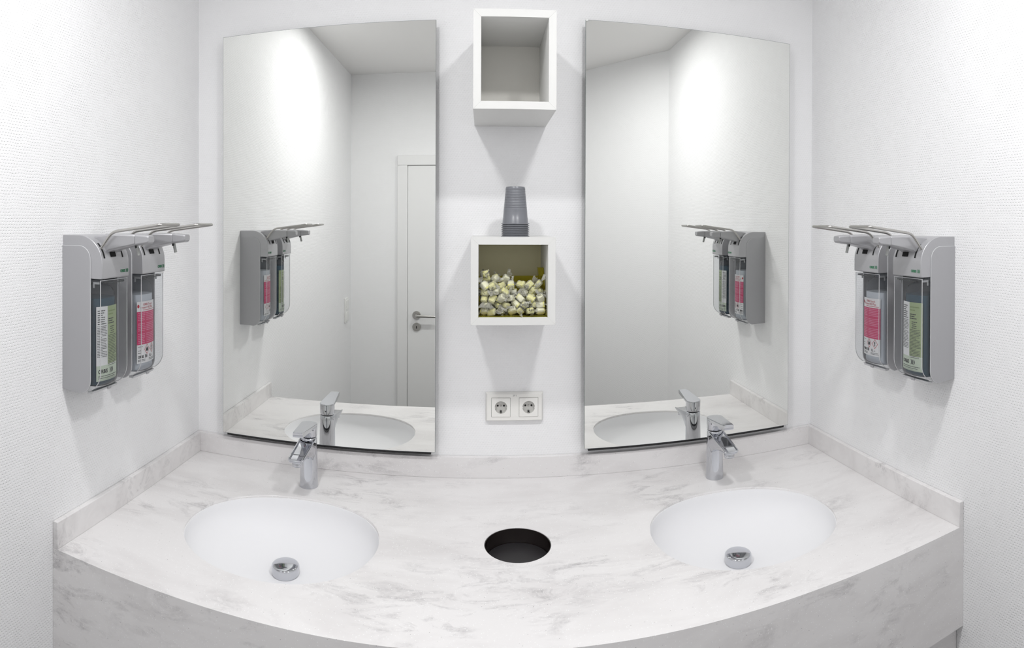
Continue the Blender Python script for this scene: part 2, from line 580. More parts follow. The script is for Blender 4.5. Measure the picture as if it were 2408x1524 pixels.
# undermount basins with pop-up drains
def make_basin(cx, cy, side, label):
    e = empty('washbasin', (cx, cy, ZC))
    tag(e, label, 'washbasin', 'undermount washbasins')
    n = 72
    dx, dy = 0.0, 0.035
    dep = 0.106
    rings = []
    for (fx, z) in ((1.03, -0.0105), (1.012, -0.0105)):
        rings.append([(x * fx, y * fx, z) for x, y in ell(0, 0, BA, BB, n, 2.12)])
    steps = 22
    for k in range(1, steps + 1):
        ph = k / steps * PI / 2
        rf = math.cos(ph) ** 0.80
        zz = -0.0105 - dep * math.sin(ph) ** 1.05
        s_ = 1 - rf
        if rf < 0.12:
            rf = 0.12 if k < steps else 0.10
        rings.append([(x * rf * 1.012 + dx * s_, y * rf * 1.012 + dy * s_, zz) for x, y in ell(0, 0, BA, BB, n, 2.12 - 0.12 * s_)])
    bowl = MB().loft(rings, False, True).build('bowl', M_BASIN, e, smooth=60)
    sm = bowl.modifiers.new('wall', 'SOLIDIFY')
    sm.thickness = 0.006
    sm.offset = -1
    zb = -0.0105 - dep
    MB().lathe([(0.034, 0.0), (0.034, 0.004), (0.028, 0.006), (0.026, 0.001)], (0, dy, zb), 36).build('drain_ring', M_CHROME, e, smooth=40)
    cap = MB().lathe([(0.026, 0.004), (0.0312, 0.007), (0.0325, 0.011), (0.0325, 0.0235), (0.0320, 0.0260), (0.0305, 0.0279), (0.0275, 0.0288), (0.015, 0.0294), (0.004, 0.0296)], (0, dy, zb), 40).build('drain_plug', M_CHROME, e, smooth=50)
    return e

make_basin(BASINS[0][0], BASINS[0][1], -1, 'white oval undermount washbasin, the left one of two in the worktop')
make_basin(BASINS[1][0], BASINS[1][1], 1, 'white oval undermount washbasin, the right one of two in the worktop')

# round waste opening with sunken flap
e = empty('waste_chute', (HOLE[0], HOLE[1], ZC))
tag(e, 'round black waste opening sunk in the worktop between the basins', 'waste chute')
MB().loft([[(r * math.cos(2 * PI * i / 56), r * math.sin(2 * PI * i / 56), z) for i in range(56)] for r, z in ((HR - 0.0002, -0.0015), (HR - 0.0002, -0.12), (HR - 0.002, -0.12), (HR - 0.002, -0.0015), (HR - 0.0002, -0.0015))], False, False).build('liner', M_LINER, e, smooth=40)
MB().lathe([(HR - 0.003, -0.040), (HR - 0.003, -0.0335), (HR - 0.006, -0.032), (0.03, -0.0335), (0.004, -0.034)], n=48).build('flap', M_FLAP, e, smooth=40)

# ------------------------------------------------------------------ mirrors
def mirror(x0, x1, z0, z1, label):
    e = empty('wall_mirror', ((x0 + x1) / 2, 0, z0))
    tag(e, label, 'mirror', 'wall mirrors over the basins')
    w, h = (x1 - x0) / 2, z1 - z0
    YM = -0.032
    box('glass_pane', (-w, YM + 0.0003, 0), (w, YM + 0.005, h), M_EDGE, e)
    mk('mirror_face', [(-w + 0.0008, YM, 0.0008), (w - 0.0008, YM, 0.0008), (w - 0.0008, YM, h - 0.0008), (-w + 0.0008, YM, h - 0.0008)], [(0, 1, 2, 3)], M_MIRROR, e)
    b = MB()
    i = 0.03
    b.box((-w + i, YM + 0.005, i), (-w + i + 0.02, 0, h - i))
    b.box((w - i - 0.02, YM + 0.005, i), (w - i, 0, h - i))
    b.box((-w + i + 0.02, YM + 0.005, i), (w - i - 0.02, 0, i + 0.02))
    b.box((-w + i + 0.02, YM + 0.005, h - i - 0.02), (w - i - 0.02, 0, h - i))
    b.build('mounting_frame', M_BACKING, e)
    box('dark_gap_strip', (-w + 0.012, YM + 0.0055, -0.0075), (w - 0.012, -0.0005, 0.004), M_BLACK, e)  # black strip added to paint in the dark gap under the mirror
    return e

mirror(-0.7535, -0.1285, 0.973, 2.153, 'tall frameless wall mirror left of the white box shelves')
mirror(0.280, 0.911, 0.977, 2.161, 'tall frameless wall mirror right of the white box shelves')

# ------------------------------------------------------------------ box shelves
def box_shelf(x0, x1, z0, z1, dep, t, label, back):
    e = empty('box_shelf', ((x0 + x1) / 2, 0, z0))
    tag(e, label, 'box shelf', 'white box shelves between the mirrors')
    w, h = (x1 - x0) / 2, z1 - z0
    g = 0.00005
    def panel(name, P):
        # P: four (x, z) corners, mitred; extruded in depth
        v = [(x, -dep, z) for x, z in P] + [(x, -0.0005, z) for x, z in P]
        mk(name, v, [(0, 1, 2, 3), (7, 6, 5, 4), (0, 4, 5, 1), (1, 5, 6, 2), (2, 6, 7, 3), (3, 7, 4, 0)], M_BOX, e, bevel=0.0003)
    panel('top_panel', [(-w + g, h), (w - g, h), (w - t - g, h - t), (-w + t + g, h - t)])
    panel('bottom_panel', [(-w + g, 0), (-w + t + g, t), (w - t - g, t), (w - g, 0)])
    panel('side_panel', [(-w, g), (-w, h - g), (-w + t, h - t - g), (-w + t, t + g)])
    panel('side_panel', [(w, g), (w - t, t + g), (w - t, h - t - g), (w, h - g)])
    box('back_panel', (-w + t, -0.012, t), (w - t, -0.004, h - t), back, e)
    return e

BD = 0.20
box_shelf(-0.0240, 0.1730, 1.8685, 2.1040, 0.250, 0.0185, 'empty white open box shelf, the upper one between the mirrors', M_BOXIN)
LZ0, LZ1 = 1.3500, 1.5655
LX0, LX1 = -0.0293, 0.1783
box_shelf(LX0, LX1, LZ0, LZ1, BD, 0.0185, 'white open box shelf filled with wrapped candies, under the cup stack', M_OLIVE)

# nested cups on the lower shelf
def cup_mesh():
    H = 0.096
    prof = [(0.0365, 0.0), (0.0368, 0.0012), (0.0355, 0.0022), (0.0338, 0.0026)]
    z = 0.004
    rr = lambda zz: 0.0335 - (0.0335 - 0.0247) * (zz / H)
    prof += [(rr(0.004), 0.004), (rr(0.016), 0.016), (rr(0.0165) - 0.0004, 0.0166), (rr(0.036), 0.036)]
    k = 0.040
    while k < 0.088:
        prof += [(rr(k), k), (rr(k) - 0.0005, k + 0.0012), (rr(k) - 0.0005, k + 0.0022), (rr(k), k + 0.0034)]
        k += 0.0041
    prof += [(rr(0.092), 0.092), (0.0238, 0.0955), (0.021, 0.096), (0.005, 0.0958)]
    return MB().lathe(prof, n=48, cap0=False)

cup0 = None
for k in range(7):
    if cup0 is None:
        cup0 = cup_mesh().build('plastic_cup', M_CUP, smooth=45)
        o = cup0
    else:
        o = cup0.copy()
        col.objects.link(o)
    o.location = (0.0832, -0.12, LZ1 + 0.0053 * k + 0.0002)
    names = ('lowest', 'second from the bottom', 'third from the bottom', 'middle', 'third from the top', 'second from the top', 'topmost')
    tag(o, 'grey ribbed plastic cup upside down, %s of the stack' % names[k], 'cup', 'grey cups stacked on the lower box shelf')

# ------------------------------------------------------------------ power sockets
e = empty('power_socket', (0.0883, 0, 1.0925))
tag(e, 'white double power socket marked 2F1 below the candy shelf', 'power socket')
b = MB()
w, h = 0.0793, 0.0397
b.loft([[(-w, -0.0005, -h), (w, -0.0005, -h), (w, -0.0005, h), (-w, -0.0005, h)], [(-w, -0.004, -h), (w, -0.004, -h), (w, -0.004, h), (-w, -0.004, h)],
        [(-w + 0.004, -0.0125, -h + 0.004), (w - 0.004, -0.0125, -h + 0.004), (w - 0.004, -0.0125, h - 0.004), (-w + 0.004, -0.0125, h - 0.004)]], True, False)
fw_, fh_, q = w - 0.004, h - 0.004, 0.0264
xs_f = (-fw_, -0.0373 - q, -0.0373 + q, 0.0391 - q, 0.0391 + q, fw_)
zs_f = (-fh_, -q, q, fh_)
fv = [(x, -0.0125, z) for z in zs_f for x in xs_f]
ff_ = [(r * 6 + c, r * 6 + c + 1, r * 6 + c + 7, r * 6 + c + 6) for r in range(3) for c in range(5) if not (r == 1 and c in (1, 3))]
b.add(fv, ff_)
b.build('frame', M_SOCKET, e, smooth=30)
for cx in (-0.0373, 0.0391):
    q = 0.0258
    ins = empty('insert', (cx, -0.0125, 0))
    bpy.data.objects.remove(ins)
    # square insert with a round recessed well
    N = 48
    o_r = [(q * max(-1, min(1, 1.6 * math.cos(2 * PI * i / N))), q * max(-1, min(1, 1.6 * math.sin(2 * PI * i / N)))) for i in range(N)]
    circ = lambda r, y: [(cx + r * math.cos(2 * PI * i / N), y, r * math.sin(2 * PI * i / N)) for i in range(N)]
    sq = lambda s_, y: [(cx + a * s_, y, c * s_) for a, c in o_r]
    ins = MB().loft([sq(1.0, -0.0105), sq(1.0, -0.0138), sq(0.985, -0.0142), circ(0.0172, -0.0142)], False, False).build('insert', M_SOCKET, e, smooth=40)
    well = MB().loft([circ(0.0172, -0.0142), circ(0.0166, -0.0128), circ(0.0160, -0.004), circ(0.0001, -0.004)], False, False).build('socket_well', M_SOCKET_IN, ins, smooth=40)
    gl = MB().loft([sq(1.026, -0.0110), sq(0.98, -0.0110)], False, False).build('insert_joint', M_PRINT, ins)
    for sx in (-0.0085, 0.0085):
        MB().lathe([(0.0026, 0), (0.0026, 0.0008)], n=16).build('contact_hole', M_HOLE, ins).matrix_local = Matrix.Translation((cx + sx, -0.0041, 0.0022)) @ Matrix.Rotation(PI / 2, 4, 'X')
    MB().lathe([(0.0027, 0), (0.0025, 0.0014), (0.001, 0.0016)], n=16).build('screw', M_STEEL, ins, smooth=40).matrix_local = Matrix.Translation((cx, -0.0041, 0.0022)) @ Matrix.Rotation(PI / 2, 4, 'X')
    for zz, sgn in ((-0.0145, 1), (0.0155, -1)):
        MB().box((cx - 0.0022, -0.0132 if zz < 0 else -0.0136, zz - (0.0042 if zz < 0 else 0.0013)), (cx + 0.0022, -0.0045, zz + (0.0042 if zz < 0 else 0.0013))).build('earth_clip', M_BLACK if zz < 0 else M_STEEL, ins)
        if zz < 0:
            MB().box((cx - 0.0009, -0.0141, zz - 0.0028), (cx + 0.0009, -0.0130, zz + 0.001)).build('earth_spring', M_STEEL, ins)
    for sx in (-0.0168, 0.0168):
        MB().box((cx + sx - 0.0016, -0.0139, -0.003), (cx + sx + 0.0016, -0.004, 0.0015)).build('side_notch', M_SOCKET_IN, ins)
text_part('socket_number', '2F1', 0.0062, M_PRINTB, e, 0.0008, 0.0300, lambda x: 0.0127, 'CENTER', spacing=1.35)

# ------------------------------------------------------------------ basin mixers
def make_tap(loc, label):
    e = empty('basin_mixer', loc)
    e.scale = (1.08, 1.02, 1.03)
    tag(e, label, 'tap', 'chrome basin mixers')
    n = 40
    def ring(cx, cy, rx_, ry_, z, p=2.0, tilt=0.0):
        return [(x, y, z + tilt * (y - cy)) for x, y in ell(cx, cy, rx_, ry_, n, p)]
    # tapered column whose front swells into the spout at the top
    MB().loft([ring(0, 0, 0.0228, 0.0228, 0.0), ring(0, 0, 0.0228, 0.0228, 0.003), ring(0, 0, 0.0222, 0.0222, 0.03), ring(0, 0, 0.0214, 0.0214, 0.07),
               ring(0, -0.0005, 0.0208, 0.0212, 0.095), ring(0, -0.001, 0.0205, 0.0212, 0.115), ring(0, -0.001, 0.0203, 0.0208, 0.1275), ring(0, -0.001, 0.019, 0.0195, 0.129)]).build('body', M_CHROME, e, smooth=50)
    # spout: wedge running forward and down from the column, open trough on top
    def sec(y, zt, zb, wt, wb):
        return [(-wt, y, zt), (-wt * 0.82, y, zt), (-wt * 0.74, y, zt - 0.0018 if y < -0.02 else zt - 0.001), (wt * 0.74, y, zt - 0.0018 if y < -0.02 else zt - 0.001), (wt * 0.82, y, zt), (wt, y, zt),
                (wb, y, zb + (zt - zb) * 0.3), (wb * 0.8, y, zb), (-wb * 0.8, y, zb), (-wb, y, zb + (zt - zb) * 0.3)]
    sp = MB().loft([sec(0.004, 0.1275, 0.070, 0.0195, 0.018), sec(-0.016, 0.1265, 0.074, 0.0203, 0.0195), sec(-0.032, 0.1235, 0.086, 0.0206, 0.0192),
                    sec(-0.055, 0.1195, 0.0945, 0.0203, 0.0178), sec(-0.085, 0.1150, 0.0985, 0.0198, 0.0168), sec(-0.112, 0.1110, 0.1005, 0.0190, 0.0160), sec(-0.1165, 0.1085, 0.1020, 0.0180, 0.0155)])
    sp.build('spout', M_CHROME, e, smooth=35, bevel=0.0012)
    ae = MB().lathe([(0.0112, 0.0), (0.0128, 0.001), (0.0128, 0.0105), (0.0118, 0.0125)], (0, -0.1, 0.0890), 28)
    ae.build('aerator', M_CHROME, e, smooth=40)
    # lever: short neck, then a paddle whose top plate tapers towards the front
    MB().loft([ring(0, -0.001, 0.0178, 0.0182, 0.1285), ring(0, -0.001, 0.0178, 0.0182, 0.1315)]).build('cartridge_ring', M_BLACK, e, smooth=40)
    def plate(f, z, tilt):
        pts = []
        for x, y in ell(0, 0, 0.0207, 0.0207, 40):
            pts.append((x * f, y * f if y > -0.001 else y * f, 0))
        out = []
        for i in range(n):
            t = 2 * PI * i / n
            c_, s_ = math.cos(t), math.sin(t)
            if s_ >= 0:
                x, y = 0.0207 * c_, 0.0205 * s_
            else:
                # tapering paddle with a rounded blunt tip
                k = -s_
                y = -0.098 * min(1.0, k * 1.25) ** 1.0
                yy = min(1.0, k * 1.25)
                wid = 0.0207 - 0.0085 * yy
                x = math.copysign(min(wid, abs(c_) * 0.0207 * 2.6), c_)
            out.append((x * f, y * f, z + tilt * (y * f)))
        return out
    MB().loft([ring(0, -0.001, 0.0196, 0.0198, 0.1315), ring(0, -0.001, 0.0204, 0.0204, 0.1335), ring(0, -0.0005, 0.0207, 0.0205, 0.1500), ring(0, 0, 0.0206, 0.0205, 0.1560)]).build('lever_hub', M_CHROME, e, smooth=40)
    MB().loft([plate(0.90, 0.1540, -0.02), plate(0.99, 0.1555, -0.02), plate(1.0, 0.1585, -0.05), plate(1.0, 0.1612, -0.06), plate(0.97, 0.1630, -0.07)]).build('lever', M_CHROME, e, smooth=45)
    MB().lathe([(0.0016, 0), (0.0016, 0.0008)], n=12).build('set_screw_cap', M_BLACK, e).matrix_local = Matrix.Translation((0, 0.0198, 0.143)) @ Matrix.Rotation(-PI / 2, 4, 'X')
    return e

make_tap((-0.457, -0.128, ZC), 'chrome single-lever mixer tap behind the left basin')
make_tap((0.630, -0.120, ZC), 'chrome single-lever mixer tap behind the right basin')

# ------------------------------------------------------------------ soap dispensers
DW = 0.0525           # half width
DH = 0.340            # height
DEP = 0.107
def dispenser():
    e = empty('soap_dispenser')
    # back shell with two side shields
    prof = [(0.0, 0.002), (0.055, 0.0)] + arc(0.047, 0.030, 0.030, -90, 0, 6)[1:] + arc(0.047, 0.287, 0.030, 0, 90, 8) + [(0.0, 0.317)]
    hb = MB()
    hb.prism(prof, -DW, -DW + 0.0035)
    hb.prism(prof, DW - 0.0035, DW)
    hb.box((-DW + 0.0035, -0.006, 0.006), (DW - 0.0035, 0, 0.315))
    hs = hb.build('housing', M_SILVER2, e, smooth=35, bevel=0.0012)
    for s_ in (-1, 1):
        MB().tube([(s_ * (DW - 0.001), -d_, z_) for d_, z_ in [(0.003, 0.3165)] + arc(0.047, 0.287, 0.0297, 90, 0, 8) + arc(0.047, 0.030, 0.0297, 0, -80, 6)], 0.0011, 6).build('shield_rim', M_RIM, hs, smooth=60)
    # head cover
    hp = [(0.0, 0.247), (DEP - 0.002, 0.247), (DEP, 0.249)] + arc(DEP - 0.062, DH - 0.062, 0.062, 0, 90, 12) + [(0.0, DH)]
    hc = MB().prism(hp, -DW + 0.002, DW - 0.002).build('head_cover', M_SILVER, e, smooth=35, bevel=0.0018)
    # slots for the lever, following the curved front
    for x0, x1 in ((-0.0425, -0.0375), (0.0255, 0.0300)):
        pl = arc(DEP - 0.062, DH - 0.062, 0.0625, 12, 46, 8)
        pin = arc(DEP - 0.062, DH - 0.062, 0.0600, 46, 12, 8)
        MB().prism(pl + pin, x0, x1).build('lever_slot', M_HOLE, hc)
    pl = arc(DEP - 0.062, DH - 0.062, 0.0640, 14, 34, 6) + arc(DEP - 0.062, DH - 0.062, 0.0600, 34, 14, 6)
    MB().prism(pl, -0.0165, 0.0015).build('pump_recess', M_HOLE, hc)
    dep = lambda x: DEP + 0.0004
    text_part('logo', 'ORBIS', 0.0082, M_LOGO, hc, 0.0165, 0.2583, dep, 'LEFT', sx=0.86, bold=0.0003)
    chevrons('logo_mark', 0.0375, 0.2572, 0.0082, 0.0033, 0.0017, M_LOGO, hc, dep)
    # clear front cover: thin shell with rounded lower edge
    z1 = 0.2445
    pa = [(DEP - 0.001, z1), (DEP - 0.001, 0.050)] + arc(DEP - 0.046, 0.050, 0.045, 0, -62, 9)[1:] + [(0.066, 0.006)]
    m = MB()
    xw = DW - 0.003
    nseg = 8
    xs_ = [(-xw + 2 * xw * i / nseg) for i in range(nseg + 1)]
    bulge = lambda x: 0.004 * (x / xw) ** 2
    vv, ff = [], []
    for (d_, z_) in pa:
        for x in xs_:
            vv.append((x, -(d_ - bulge(x)), z_))
    k = nseg + 1
    for r in range(len(pa) - 1):
        for i in range(nseg):
            ff.append((r * k + i, r * k + i + 1, (r + 1) * k + i + 1, (r + 1) * k + i))
    m.add(vv, ff)
    side = [(d_ - 0.004, z_) for d_, z_ in pa] + [(0.078, 0.022), (0.078, z1)]
    for s_ in (-1, 1):
        m.add([(s_ * xw, -d_, z_) for d_, z_ in side], [tuple(range(len(side)))])
    wc = m.build('clear_cover', M_WINDOW, e, smooth=40)
    for s_ in (-1, 1):
        MB().tube([(s_ * xw, -(d_ - 0.004), z_) for d_, z_ in pa], 0.0009, 6).build('cover_rim', M_RIM, wc, smooth=60)
    MB().box((-xw, -(DEP - 0.003), z1 - 0.0012), (xw, -(DEP - 0.005), z1)).build('cover_lip', M_RIM, wc)
    # catch at the upper corner and drip clip underneath
    for s_ in (-1, 1):
        c_ = MB()
        c_.box((s_ * (xw - 0.002) - 0.001, -0.098, 0.236), (s_ * (xw - 0.002) + 0.001, -0.082, 0.2405))
        c_.box((s_ * (xw - 0.002) - 0.001, -0.085, 0.228), (s_ * (xw - 0.002) + 0.001, -0.082, 0.2405))
        c_.build('cover_catch', M_RIM, wc, kind=None)
    MB().box((-0.030, -(DEP - 0.002), 0.2372), (0.034, -(DEP - 0.004), 0.2386)).build('fill_mark', M_PRINT, wc)
    MB().prism([(0.085, 0.0085), (0.090, 0.011), (0.0875, 0.0035)], -0.004, 0.009).build('drip_clip', M_SILVER2, wc)
    MB().prism([(0.066, 0.0065), (0.080, 0.0068), (0.076, 0.0005), (0.064, 0.0015)], -xw + 0.004, xw - 0.004).build('bottom_tray', M_RIM, e, bevel=0.001)
    # wire lever
    lp = [(-0.0405, -0.097, 0.312), (-0.0405, -0.126, 0.347), (-0.0405, -0.244, 0.362), (0.0405, -0.244, 0.362), (0.0405, -0.126, 0.347), (0.0405, -0.097, 0.312)]
    MB().tube(rounded(lp, 0.014, 6), 0.0031, 10).build('wire_lever', M_STEEL, e, smooth=60)
    # pump head with spout tip and nozzle
    def rc(d_, hw, za, zb):
        r = 0.003
        return [(-hw, -d_, za + r), (-hw + r, -d_, za), (hw - r, -d_, za), (hw, -d_, za + r), (hw, -d_, zb - r), (hw - r, -d_, zb), (-hw + r, -d_, zb), (-hw, -d_, zb - r)]
    ph = MB().loft([rc(0.070, 0.0300, 0.290, 0.338), rc(0.095, 0.0290, 0.298, 0.341), rc(0.107, 0.0260, 0.306, 0.343), rc(0.165, 0.0150, 0.319, 0.341)]).build('pump_head', M_SILVER, e, smooth=35, bevel=0.0015)
    MB().loft([rc(0.1655, 0.0158, 0.3185, 0.3415), rc(0.193, 0.0135, 0.322, 0.3395), rc(0.197, 0.0120, 0.325, 0.3385)]).build('spout_tip', M_SILVER2, ph, smooth=35, bevel=0.001)
    MB().tube([(0, -0.160, 0.322), (0, -0.163, 0.309), (0, -0.166, 0.297)], 0.0036, 10).build('nozzle', M_PIPE, ph, smooth=60)
    MB().tube([(0, -0.1592, 0.3215), (0, -0.1610, 0.3125)], 0.0041, 10).build('nozzle_collar', M_BLACK, ph, smooth=60)
    return e

# bottles
BXW, BD0, BD1 = 0.043, 0.010, 0.090
def front_d(x):
    return BD1 - 0.010 * (x / BXW) ** 2 + 0.0006

def bottle_rings(sc_, zs):
    rings = []
    for z, f in zs:
        r = []
        cx = 0
        for i in range(40):
            t = 2 * PI * i / 40
            c_, s_ = math.cos(t), math.sin(t)
            x = BXW * sc_ * f * math.copysign(abs(c_) ** 0.45, c_)
            yy = math.copysign(abs(s_) ** 0.45, s_)
            dep = (BD0 + BD1) / 2 - 0.0 + yy * (BD1 - BD0) / 2 * sc_ * f
            if yy > 0:
                dep -= 0.010 * (x / BXW) ** 2 * yy
            r.append((x, -dep, z))
        rings.append(r)
    return rings

def fine_print(name, rows, m, parent, off, rng):
    b = MB()
    for (x0, x1, z, hgt, wmin, wmax, gap) in rows:
        x = x0
        while x < x1 - 0.001:
            w_ = min(rng.uniform(wmin, wmax), x1 - x)
            if w_ > 0.0006:
                d0, d1 = front_d(x) + off, front_d(x + w_) + off
                b.add([(x, -d0, z), (x + w_, -d1, z), (x + w_, -d1, z + hgt), (x, -d0, z + hgt)], [(0, 1, 2, 3)])
            x += w_ + gap
    return b.build(name, m, parent)

def label_patch(name, x0, x1, z0, z1, m, parent, off=0.0):
    n = 10
    v = []
    for z in (z0, z1):
        for i in range(n + 1):
            x = x0 + (x1 - x0) * i / n
            v.append((x, -(front_d(x) + off), z))
    return mk(name, v, [(i, i + 1, n + 2 + i, n + 1 + i) for i in range(n)], m, parent, smooth=60)

def quad_frame(name, cx, cz, r, t, m, parent, off):
    b = MB()
    P = [(cx, cz + r * 1.25), (cx + r, cz), (cx, cz - r * 1.25), (cx - r, cz)]
    Q = [(cx, cz + (r - t) * 1.25), (cx + r - t, cz), (cx, cz - (r - t) * 1.25), (cx - r + t, cz)]
    v = [(x, -(front_d(x) + off), z) for x, z in P + Q]
    b.add(v, [(i, (i + 1) % 4, 4 + (i + 1) % 4, 4 + i) for i in range(4)])
    return b.build(name, m, parent)

def bottle(kind):
    rng = random.Random(11)
    teal = kind == 'teal'
    e = empty('soap_bottle' if teal else 'sanitiser_bottle')
    body = MB().loft(bottle_rings(1.0, [(0.014, 0.86), (0.0165, 0.96), (0.021, 1.0), (0.195, 1.0), (0.212, 0.97), (0.222, 0.86), (0.229, 0.62), (0.232, 0.42), (0.246, 0.40)])).build('bottle_body', M_BOTTLE, e, smooth=50)
    lvl = 0.203 if teal else 0.196
    MB().loft(bottle_rings(0.975, [(0.0160, 0.86), (0.0185, 0.97), (0.022, 1.0), (lvl - 0.002, 1.0), (lvl, 0.99)])).build('liquid', M_TEAL if teal else M_CLEARLIQ, e, smooth=50)
    x0, x1 = -0.0385, 0.0330
    dd = lambda o_: (lambda x: front_d(x) + o_)
    if teal:
        zb, zt = 0.026, 0.186
        lb = label_patch('label', x0, x1, zb, zt, M_LABW, e)
        label_patch('label_panel', -0.0075, x1, 0.060, zt, M_LABG, lb, 0.0002)
        label_patch('label_band', x0, x1, zb, 0.059, M_LABG2, lb, 0.0002)
        rows = []
        z = zt - 0.010
        for k in range(7):
            rows.append((x0 + 0.003, -0.0105 - rng.uniform(0, 0.012), z, 0.0019, 0.003, 0.007, 0.0009))
            z -= 0.0047
        for k in range(20):
            rows.append((x0 + 0.002, -0.0095 - (0.014 if k % 8 == 7 else rng.uniform(0, 0.004)), z, 0.0012, 0.0015, 0.005, 0.0007))
            z -= 0.00345
        z = zt - 0.029
        for k in range(3):
            rows.append((-0.0055, 0.020 + rng.uniform(-0.01, 0.008), z, 0.0021, 0.004, 0.009, 0.0008))
            z -= 0.0048
        z -= 0.003
        for k in range(4):
            rows.append((0.001 if k != 2 else 0.003, 0.024 - rng.uniform(0, 0.012), z, 0.0016, 0.003, 0.007, 0.0008))
            z -= 0.0046
        for k in range(20):
            rows.append((-0.0055, 0.029 - (0.012 if k % 7 == 6 else rng.uniform(0, 0.004)), z, 0.0012, 0.0015, 0.005, 0.0007))
            z -= 0.0034
        fine_print('fine_print', rows, M_PRINT, lb, 0.0005, rng)
        fine_print('label_title', [(-0.005, 0.024, zt - 0.0125, 0.003, 0.006, 0.011, 0.0007), (-0.005, 0.012, zt - 0.0195, 0.003, 0.006, 0.011, 0.0007)], mat('title_green', lin(140, 158, 108), rough=0.5), lb, 0.0005, rng)
        text_part('maker_name', 'ORBIS', 0.0115, M_PRINTB, lb, x0 + 0.004, 0.0425, dd(0.0005), 'LEFT', sx=0.85, bold=0.0004)
        chevrons('maker_mark', -0.0020, 0.0410, 0.0115, 0.0046, 0.0026, M_PRINTB, lb, dd(0.0005))
        fine_print('address_print', [(x0 + 0.004, 0.026, 0.0355, 0.0014, 0.002, 0.006, 0.0008), (x0 + 0.004, 0.020, 0.0315, 0.0012, 0.002, 0.005, 0.0008)], M_PRINT, lb, 0.0005, rng)
    else:
        zb, zt = 0.034, 0.180
        lb = label_patch('label', x0, x1, zb, zt, M_LABW, e)
        label_patch('label_panel', x0, x1, 0.078, 0.156, M_LABP, lb, 0.0002)
        text_part('product_line', 'ORBI-Touch', 0.0076, M_PRINTP if False else M_PRINTR, lb, -0.020, 0.1700, dd(0.0005), 'LEFT', sx=0.95)
        text_part('product_line', 'Protect HD Plus', 0.0076, M_PRINTR, lb, -0.0285, 0.1630, dd(0.0005), 'LEFT', sx=0.95)
        fine_print('subtitle_print', [(-0.020, 0.030, 0.1590, 0.0012, 0.002, 0.006, 0.0008)], M_PRINTR, lb, 0.0005, rng)
        # red drop above cupped hand
        dr = [(x0 + 0.004 + 0.0030 * math.sin(2 * PI * i / 16) * (1 if i < 8 else 1), 0.1690 + 0.0042 * math.cos(2 * PI * i / 16)) for i in range(16)]
        mk('drop_mark', [(x, -(front_d(x) + 0.0005), z) for x, z in dr], [tuple(range(16))], M_PRINTR, lb)
        rows = []
        z = 0.1515
        for k in range(18):
            if k not in (5, 11):
                rows.append((x0 + 0.003, -0.012 - rng.uniform(0, 0.004), z, 0.0016, 0.0015, 0.006, 0.0007))
                rows.append((-0.0085, 0.031 - rng.uniform(0, 0.006), z, 0.0016, 0.0015, 0.006, 0.0007))
            z -= 0.0041
        fine_print('fine_print', rows, M_PRINTP, lb, 0.0005, rng)
        for cx in (-0.006, 0.0165):
            quad_frame('hazard_frame', cx, 0.0655, 0.0098, 0.0013, M_PRINTR, lb, 0.0005)
        fl = [(-0.006 + x, 0.0655 + z) for x, z in ((0, 0.0062), (0.002, 0.002), (0.0038, 0.0035), (0.0045, -0.001), (0.0028, -0.0045), (-0.0028, -0.0045), (-0.0045, -0.001), (-0.0025, 0.002))]
        mk('flame_mark', [(x, -(front_d(x) + 0.0005), z) for x, z in fl], [tuple(range(8))], M_PRINTB, lb)
        text_part('warning_mark', '!', 0.0150, M_PRINTB, lb, 0.0165, 0.0605, dd(0.0005), 'CENTER', bold=0.0007)
        text_part('maker_name', 'ORBIS', 0.0085, M_PRINTB, lb, x0 + 0.003, 0.0462, dd(0.0005), 'LEFT', sx=0.75, bold=0.0003)
        chevrons('maker_mark', -0.0145, 0.0455, 0.0078, 0.0030, 0.0017, M_PRINTB, lb, dd(0.0005))
        text_part('volume_mark', '1L', 0.0085, M_PRINTB, lb, 0.0030, 0.0462, dd(0.0005), 'LEFT', bold=0.0003)
        text_part('volume_e', 'e', 0.0070, M_PRINT, lb, 0.0150, 0.0462, dd(0.0005), 'LEFT')
        fine_print('address_print', [(x0 + 0.003, -0.012, 0.0415, 0.0012, 0.002, 0.005, 0.0008), (x0 + 0.003, -0.012, 0.0385, 0.0012, 0.002, 0.005, 0.0008), (0.002, 0.026, 0.0415, 0.0012, 0.002, 0.005, 0.0008), (0.002, 0.030, 0.0385, 0.0012, 0.002, 0.005, 0.0008),
                                   (x0 + 0.003, -0.022, 0.0725, 0.0012, 0.002, 0.005, 0.0008), (x0 + 0.003, -0.026, 0.0635, 0.0012, 0.002, 0.005, 0.0008), (x0 + 0.003, -0.028, 0.0575, 0.0012, 0.002, 0.005, 0.0008)], M_PRINT, lb, 0.0005, rng)
    return e

